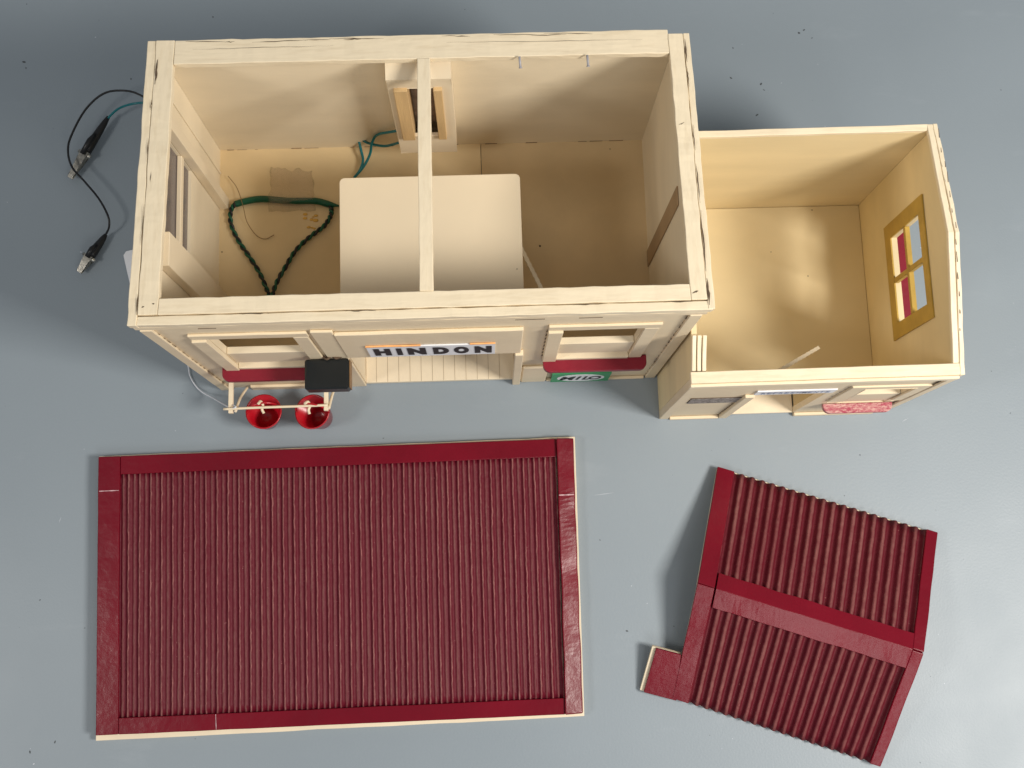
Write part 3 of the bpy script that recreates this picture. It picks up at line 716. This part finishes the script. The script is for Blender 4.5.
clip(gl, at(107, 119, .011), at(70, 178, .007), 0)

FZ = .0402
def helix(path, r, turns, ph):
    out = []; n = len(path)
    for i, p in enumerate(path):
        t = (path[min(i + 1, n - 1)] - path[max(i - 1, 0)]).normalized(); a = t.cross(Z).normalized(); b = a.cross(t); g = ph + turns * math.tau * i / (n - 1)
        out.append(p + a * (r * math.cos(g)) + b * (r * math.sin(g)))
    return out
hp = at(271, 250, FZ)
tw = thing('twisted_wire', (hp.x, hp.y, FZ), 'twisted green and black wire pair with a green sleeve on the interior floor', 'wire')
L1 = spline(zed([(271, 300, FZ + .010), (266, 288, FZ + .006), (259, 272, FZ + .003), (248, 255, FZ + .003), (238, 240, FZ + .003), (231, 224, FZ + .003), (231, 210, FZ + .004), (236, 203, FZ + .004)]), 14)
L2 = spline(zed([(271, 300, FZ + .010), (276, 284, FZ + .006), (286, 266, FZ + .003), (297, 249, FZ + .003), (311, 236, FZ + .003), (324, 226, FZ + .003), (331, 215, FZ + .004), (331, 207, FZ + .004)]), 14)
for Lp, tn in ((L1, 8), (L2, 9)):
    for ph, mt in ((0, 'dgreen'), (math.pi, 'rubber')):
        bm = bmesh.new(); tube_bm(bm, helix(Lp, .0011, tn, ph), .00115, 7); finish(bm, 'wire_strand', M[mt], tw)
bm = bmesh.new(); sp = spline(zed([(233, 205, FZ + .003), (245, 201.5, FZ + .003), (262, 199, FZ + .003), (290, 201, FZ + .003), (315, 201, FZ + .003), (328, 204, FZ + .003), (339, 206, FZ + .004)]), 8)
rad = [.0030 if i < 40 else .0030 - .0022 * (i - 40) / (len(sp) - 41) for i in range(len(sp))]; rad[0] = .0014; rad[1] = .0022
tube_bm(bm, sp, rad, 10); finish(bm, 'sleeve', M['dgreen'], tw)
# tape over the sleeve
q = at(295, 190, FZ); bm = bmesh.new(); G = []
o4 = [at(271, 167, FZ), at(313, 172, FZ), at(316, 211, FZ), at(269, 212, FZ)]
for j in range(15):
    r = []
    for i in range(13):
        u, v = i / 12, j / 14; p = bil(o4, u, v); ys_ = at(0, 201, FZ).y; sy = at(295, 200.5, FZ).y
        p.z = FZ + .0006 + .0064 * math.exp(-((p.y - sy) / .0055) ** 2) + .0012 * noise.noise(p * 120)
        p.x += .0022 * noise.noise(Vector((j * .35, i * .1, 7))); p.y += (.006 if j < 2 else .002) * noise.noise(Vector((i * .45, j * .2, 2)))
        r.append(bm.verts.new(p))
    G.append(r)
for j in range(14):
    for i in range(12): bm.faces.new((G[j][i], G[j][i + 1], G[j + 1][i + 1], G[j + 1][i])).smooth = True
bmesh.ops.solidify(bm, geom=bm.faces[:], thickness=.0003)
tp_ = finish(bm, 'tape_piece', M['tape']); tag(tp_, 'brownish translucent tape stuck over the green wire sleeve on the floor', 'tape')
# teal wires from the fireplace
ft = thing('teal_wire', at(365, 160, FZ), 'thin teal wire looping out of the fireplace on the back wall', 'wire')
tube('wire_strand', zed([(412, 139, .10), (398, 143, .08), (384, 146, .065), (368, 143, .055), (359, 138, .052), (361, 150, .048), (363, 160, .046), (360, 170, .045), (354, 178, .043)]), .00115, M['teal'], ft)
tube('wire_strand', zed([(405, 130, .10), (390, 132, .085), (377, 135, .07), (372, 143, .06), (370, 154, .05), (364, 166, .046), (355, 177, .043)]), .00115, M['teal'], ft)
hw = tube('hair_wire', zed([(228, 176, FZ + .004), (237, 188, FZ + .005), (243, 206, FZ + .008), (247, 222, FZ + .005), (256, 235, FZ + .002), (265, 239, FZ + .001), (274, 235, FZ + .001)]), .00028, M['grime'], None, seg=6)
tag(hw, 'hair thin loose brown wire curling over the green sleeve', 'wire')
bm = bmesh.new()
for k in range(9):
    p = at(312 + random.uniform(-9, 5), 222 + random.uniform(-8, 7), FZ); bmesh.ops.create_icosphere(bm, subdivisions=2, radius=random.uniform(.0008, .0022), matrix=Matrix.Translation(p) @ Matrix.Diagonal((1.3, .8, .35, 1)))
gs = finish(bm, 'glue_spot', M['glue'], st, smooth=True)
# sticks
def stick(name, a, b, w, t, mat, label, dark=None):
    d = (b - a).normalized(); s = d.cross(Z).normalized() * w; u = s.cross(d).normalized() * t
    bm = bmesh.new(); n = 22; rings = []
    for i in range(n + 1):
        p = a.lerp(b, i / n); k = .75 if i % 2 else 1
        rings.append([bm.verts.new(p + q) for q in (-s * k - u, s * k - u, s * k + u, -s * k + u)])
    for A, B in zip(rings, rings[1:]):
        for k in range(4):
            f = bm.faces.new((A[k], A[(k + 1) % 4], B[(k + 1) % 4], B[k]))
            if dark and k == 0: f.material_index = 1
    bm.faces.new(rings[0][::-1]); bm.faces.new(rings[-1])
    o = finish(bm, name, [mat] + ([dark] if dark else [])); tag(o, label, 'stick'); return o
stick('wooden_stick', at(519, 244, .115), at(548, 302, .12), .0017, .0010, M['rim'], 'thin cream stick leaning beside the porch ceiling card inside the building')
stick('wooden_stick', at(774, 373.5, .150), at(818, 348, .105), .0015, .0014, M['rim'], 'short notched sliver sticking up behind the front wall of the annex', M['crack'])
# specks on the floor
bm = bmesh.new()
for px, py, z, r in ((540, 246, .0398, .0010), (610, 149, .0398, .0006), (517, 269, .1410, .0005), (222, 252, FZ, .0007), (808, 276, .0042, .0006), (771, 252, .0042, .0005), (812, 210, .0042, .0006)):
    p = at(px, py, z); bm = bmesh.new(); bmesh.ops.create_icosphere(bm, subdivisions=1, radius=r, matrix=Matrix.Translation(p) @ Matrix.Diagonal((1, 1, .3, 1))); finish(bm, 'paint_speck', M['crack'], st)
# paper tag and its string
pt = thing('paper_tag', at(133, 270, 0), 'white paper tag half hidden beside the left end wall, on a white string', 'tag')
a = at(122.5, 252, .002); b = at(131, 290, .002); d = (b - a).normalized(); s = Vector((-d.y, d.x, 0)); s = s if s.x > 0 else -s
pts = [(a + d * v + s * u) for u, v in ((.0, .003), (.003, 0), (.05, 0), (.05, .034), (.003, .034), (0, .031))]
outline('tag_card', [(p.x, p.y) for p in pts], .001, .0014, M['white'], pt)
tube('string', [Vector((-.265, -.01, .002)), at(182, 352, .002), at(190, 376, .002), at(195, 385, .002), at(200, 390.5, .003), at(206, 394.5, .005), at(213.5, 398.5, .012), at(222, 403.5, .028), at(231, 408, .041), at(236, 407, .0445), at(233, 405, .041)], .00055, M['string'], pt, seg=6)

# crumbs, flecks and dust on the table
bm = bmesh.new(); rnd = random.Random(11)
spots = [(799, 33, .0013), (804, 30, .0009), (812, 38, .0006), (733, 48, .0007), (731, 78, .0010), (761, 84, .0012), (764, 90, .0006), (757, 115, .0010), (24, 62, .0013), (26, 68, .0008), (131, 79, .0008), (213, 17, .0009),
         (627, 631, .0009), (55, 742, .0008), (30, 752, .0010), (595, 419, .0007), (1001, 90, .0006), (860, 455, .0006), (600, 540, .0005), (40, 600, .0006)]
for k in range(110): spots.append((rnd.uniform(-10, 1034), rnd.uniform(-10, 778), rnd.uniform(.00018, .0005)))
for x, y, q in spots:
    p = at(x, y, 0)
    if -.2 < p.x < .4 and -.15 < p.y < .11: continue
    n0 = len(bm.faces); bmesh.ops.create_icosphere(bm, subdivisions=1, radius=q, matrix=Matrix.Translation(p) @ Matrix.Rotation(rnd.uniform(0, 3), 4, 'Z') @ Matrix.Diagonal((rnd.uniform(1, 2), .8, .35, 1)))
    if q < .0005 and rnd.random() < .55:
        bm.faces.ensure_lookup_table()
        for f in bm.faces[n0:]: f.material_index = 1
du = finish(bm, 'table_dust', [paint('grey_dirt', (.085, .095, .10), .8, .3, 80, .1), M['string']]); du['kind'] = 'stuff'; du['label'] = 'scattered dark and pale crumbs of dust on the grey tabletop'; du['category'] = 'dust'
bm = bmesh.new()
for x, y, a, l, w in ((604, 494, .1, .020, .00012), (905, 420, .5, .007, .00012), (60, 520, 1.2, .006, .00012)):
    p = at(x, y, 0); p.z = .0001; d = Vector((math.cos(a), math.sin(a), 0)) * l / 2; n = Vector((-d.y, d.x, 0)).normalized() * w
    bm.faces.new([bm.verts.new(v) for v in (p - d, p + n, p + d, p - n)])
fuse(tb, bm, M['string'])
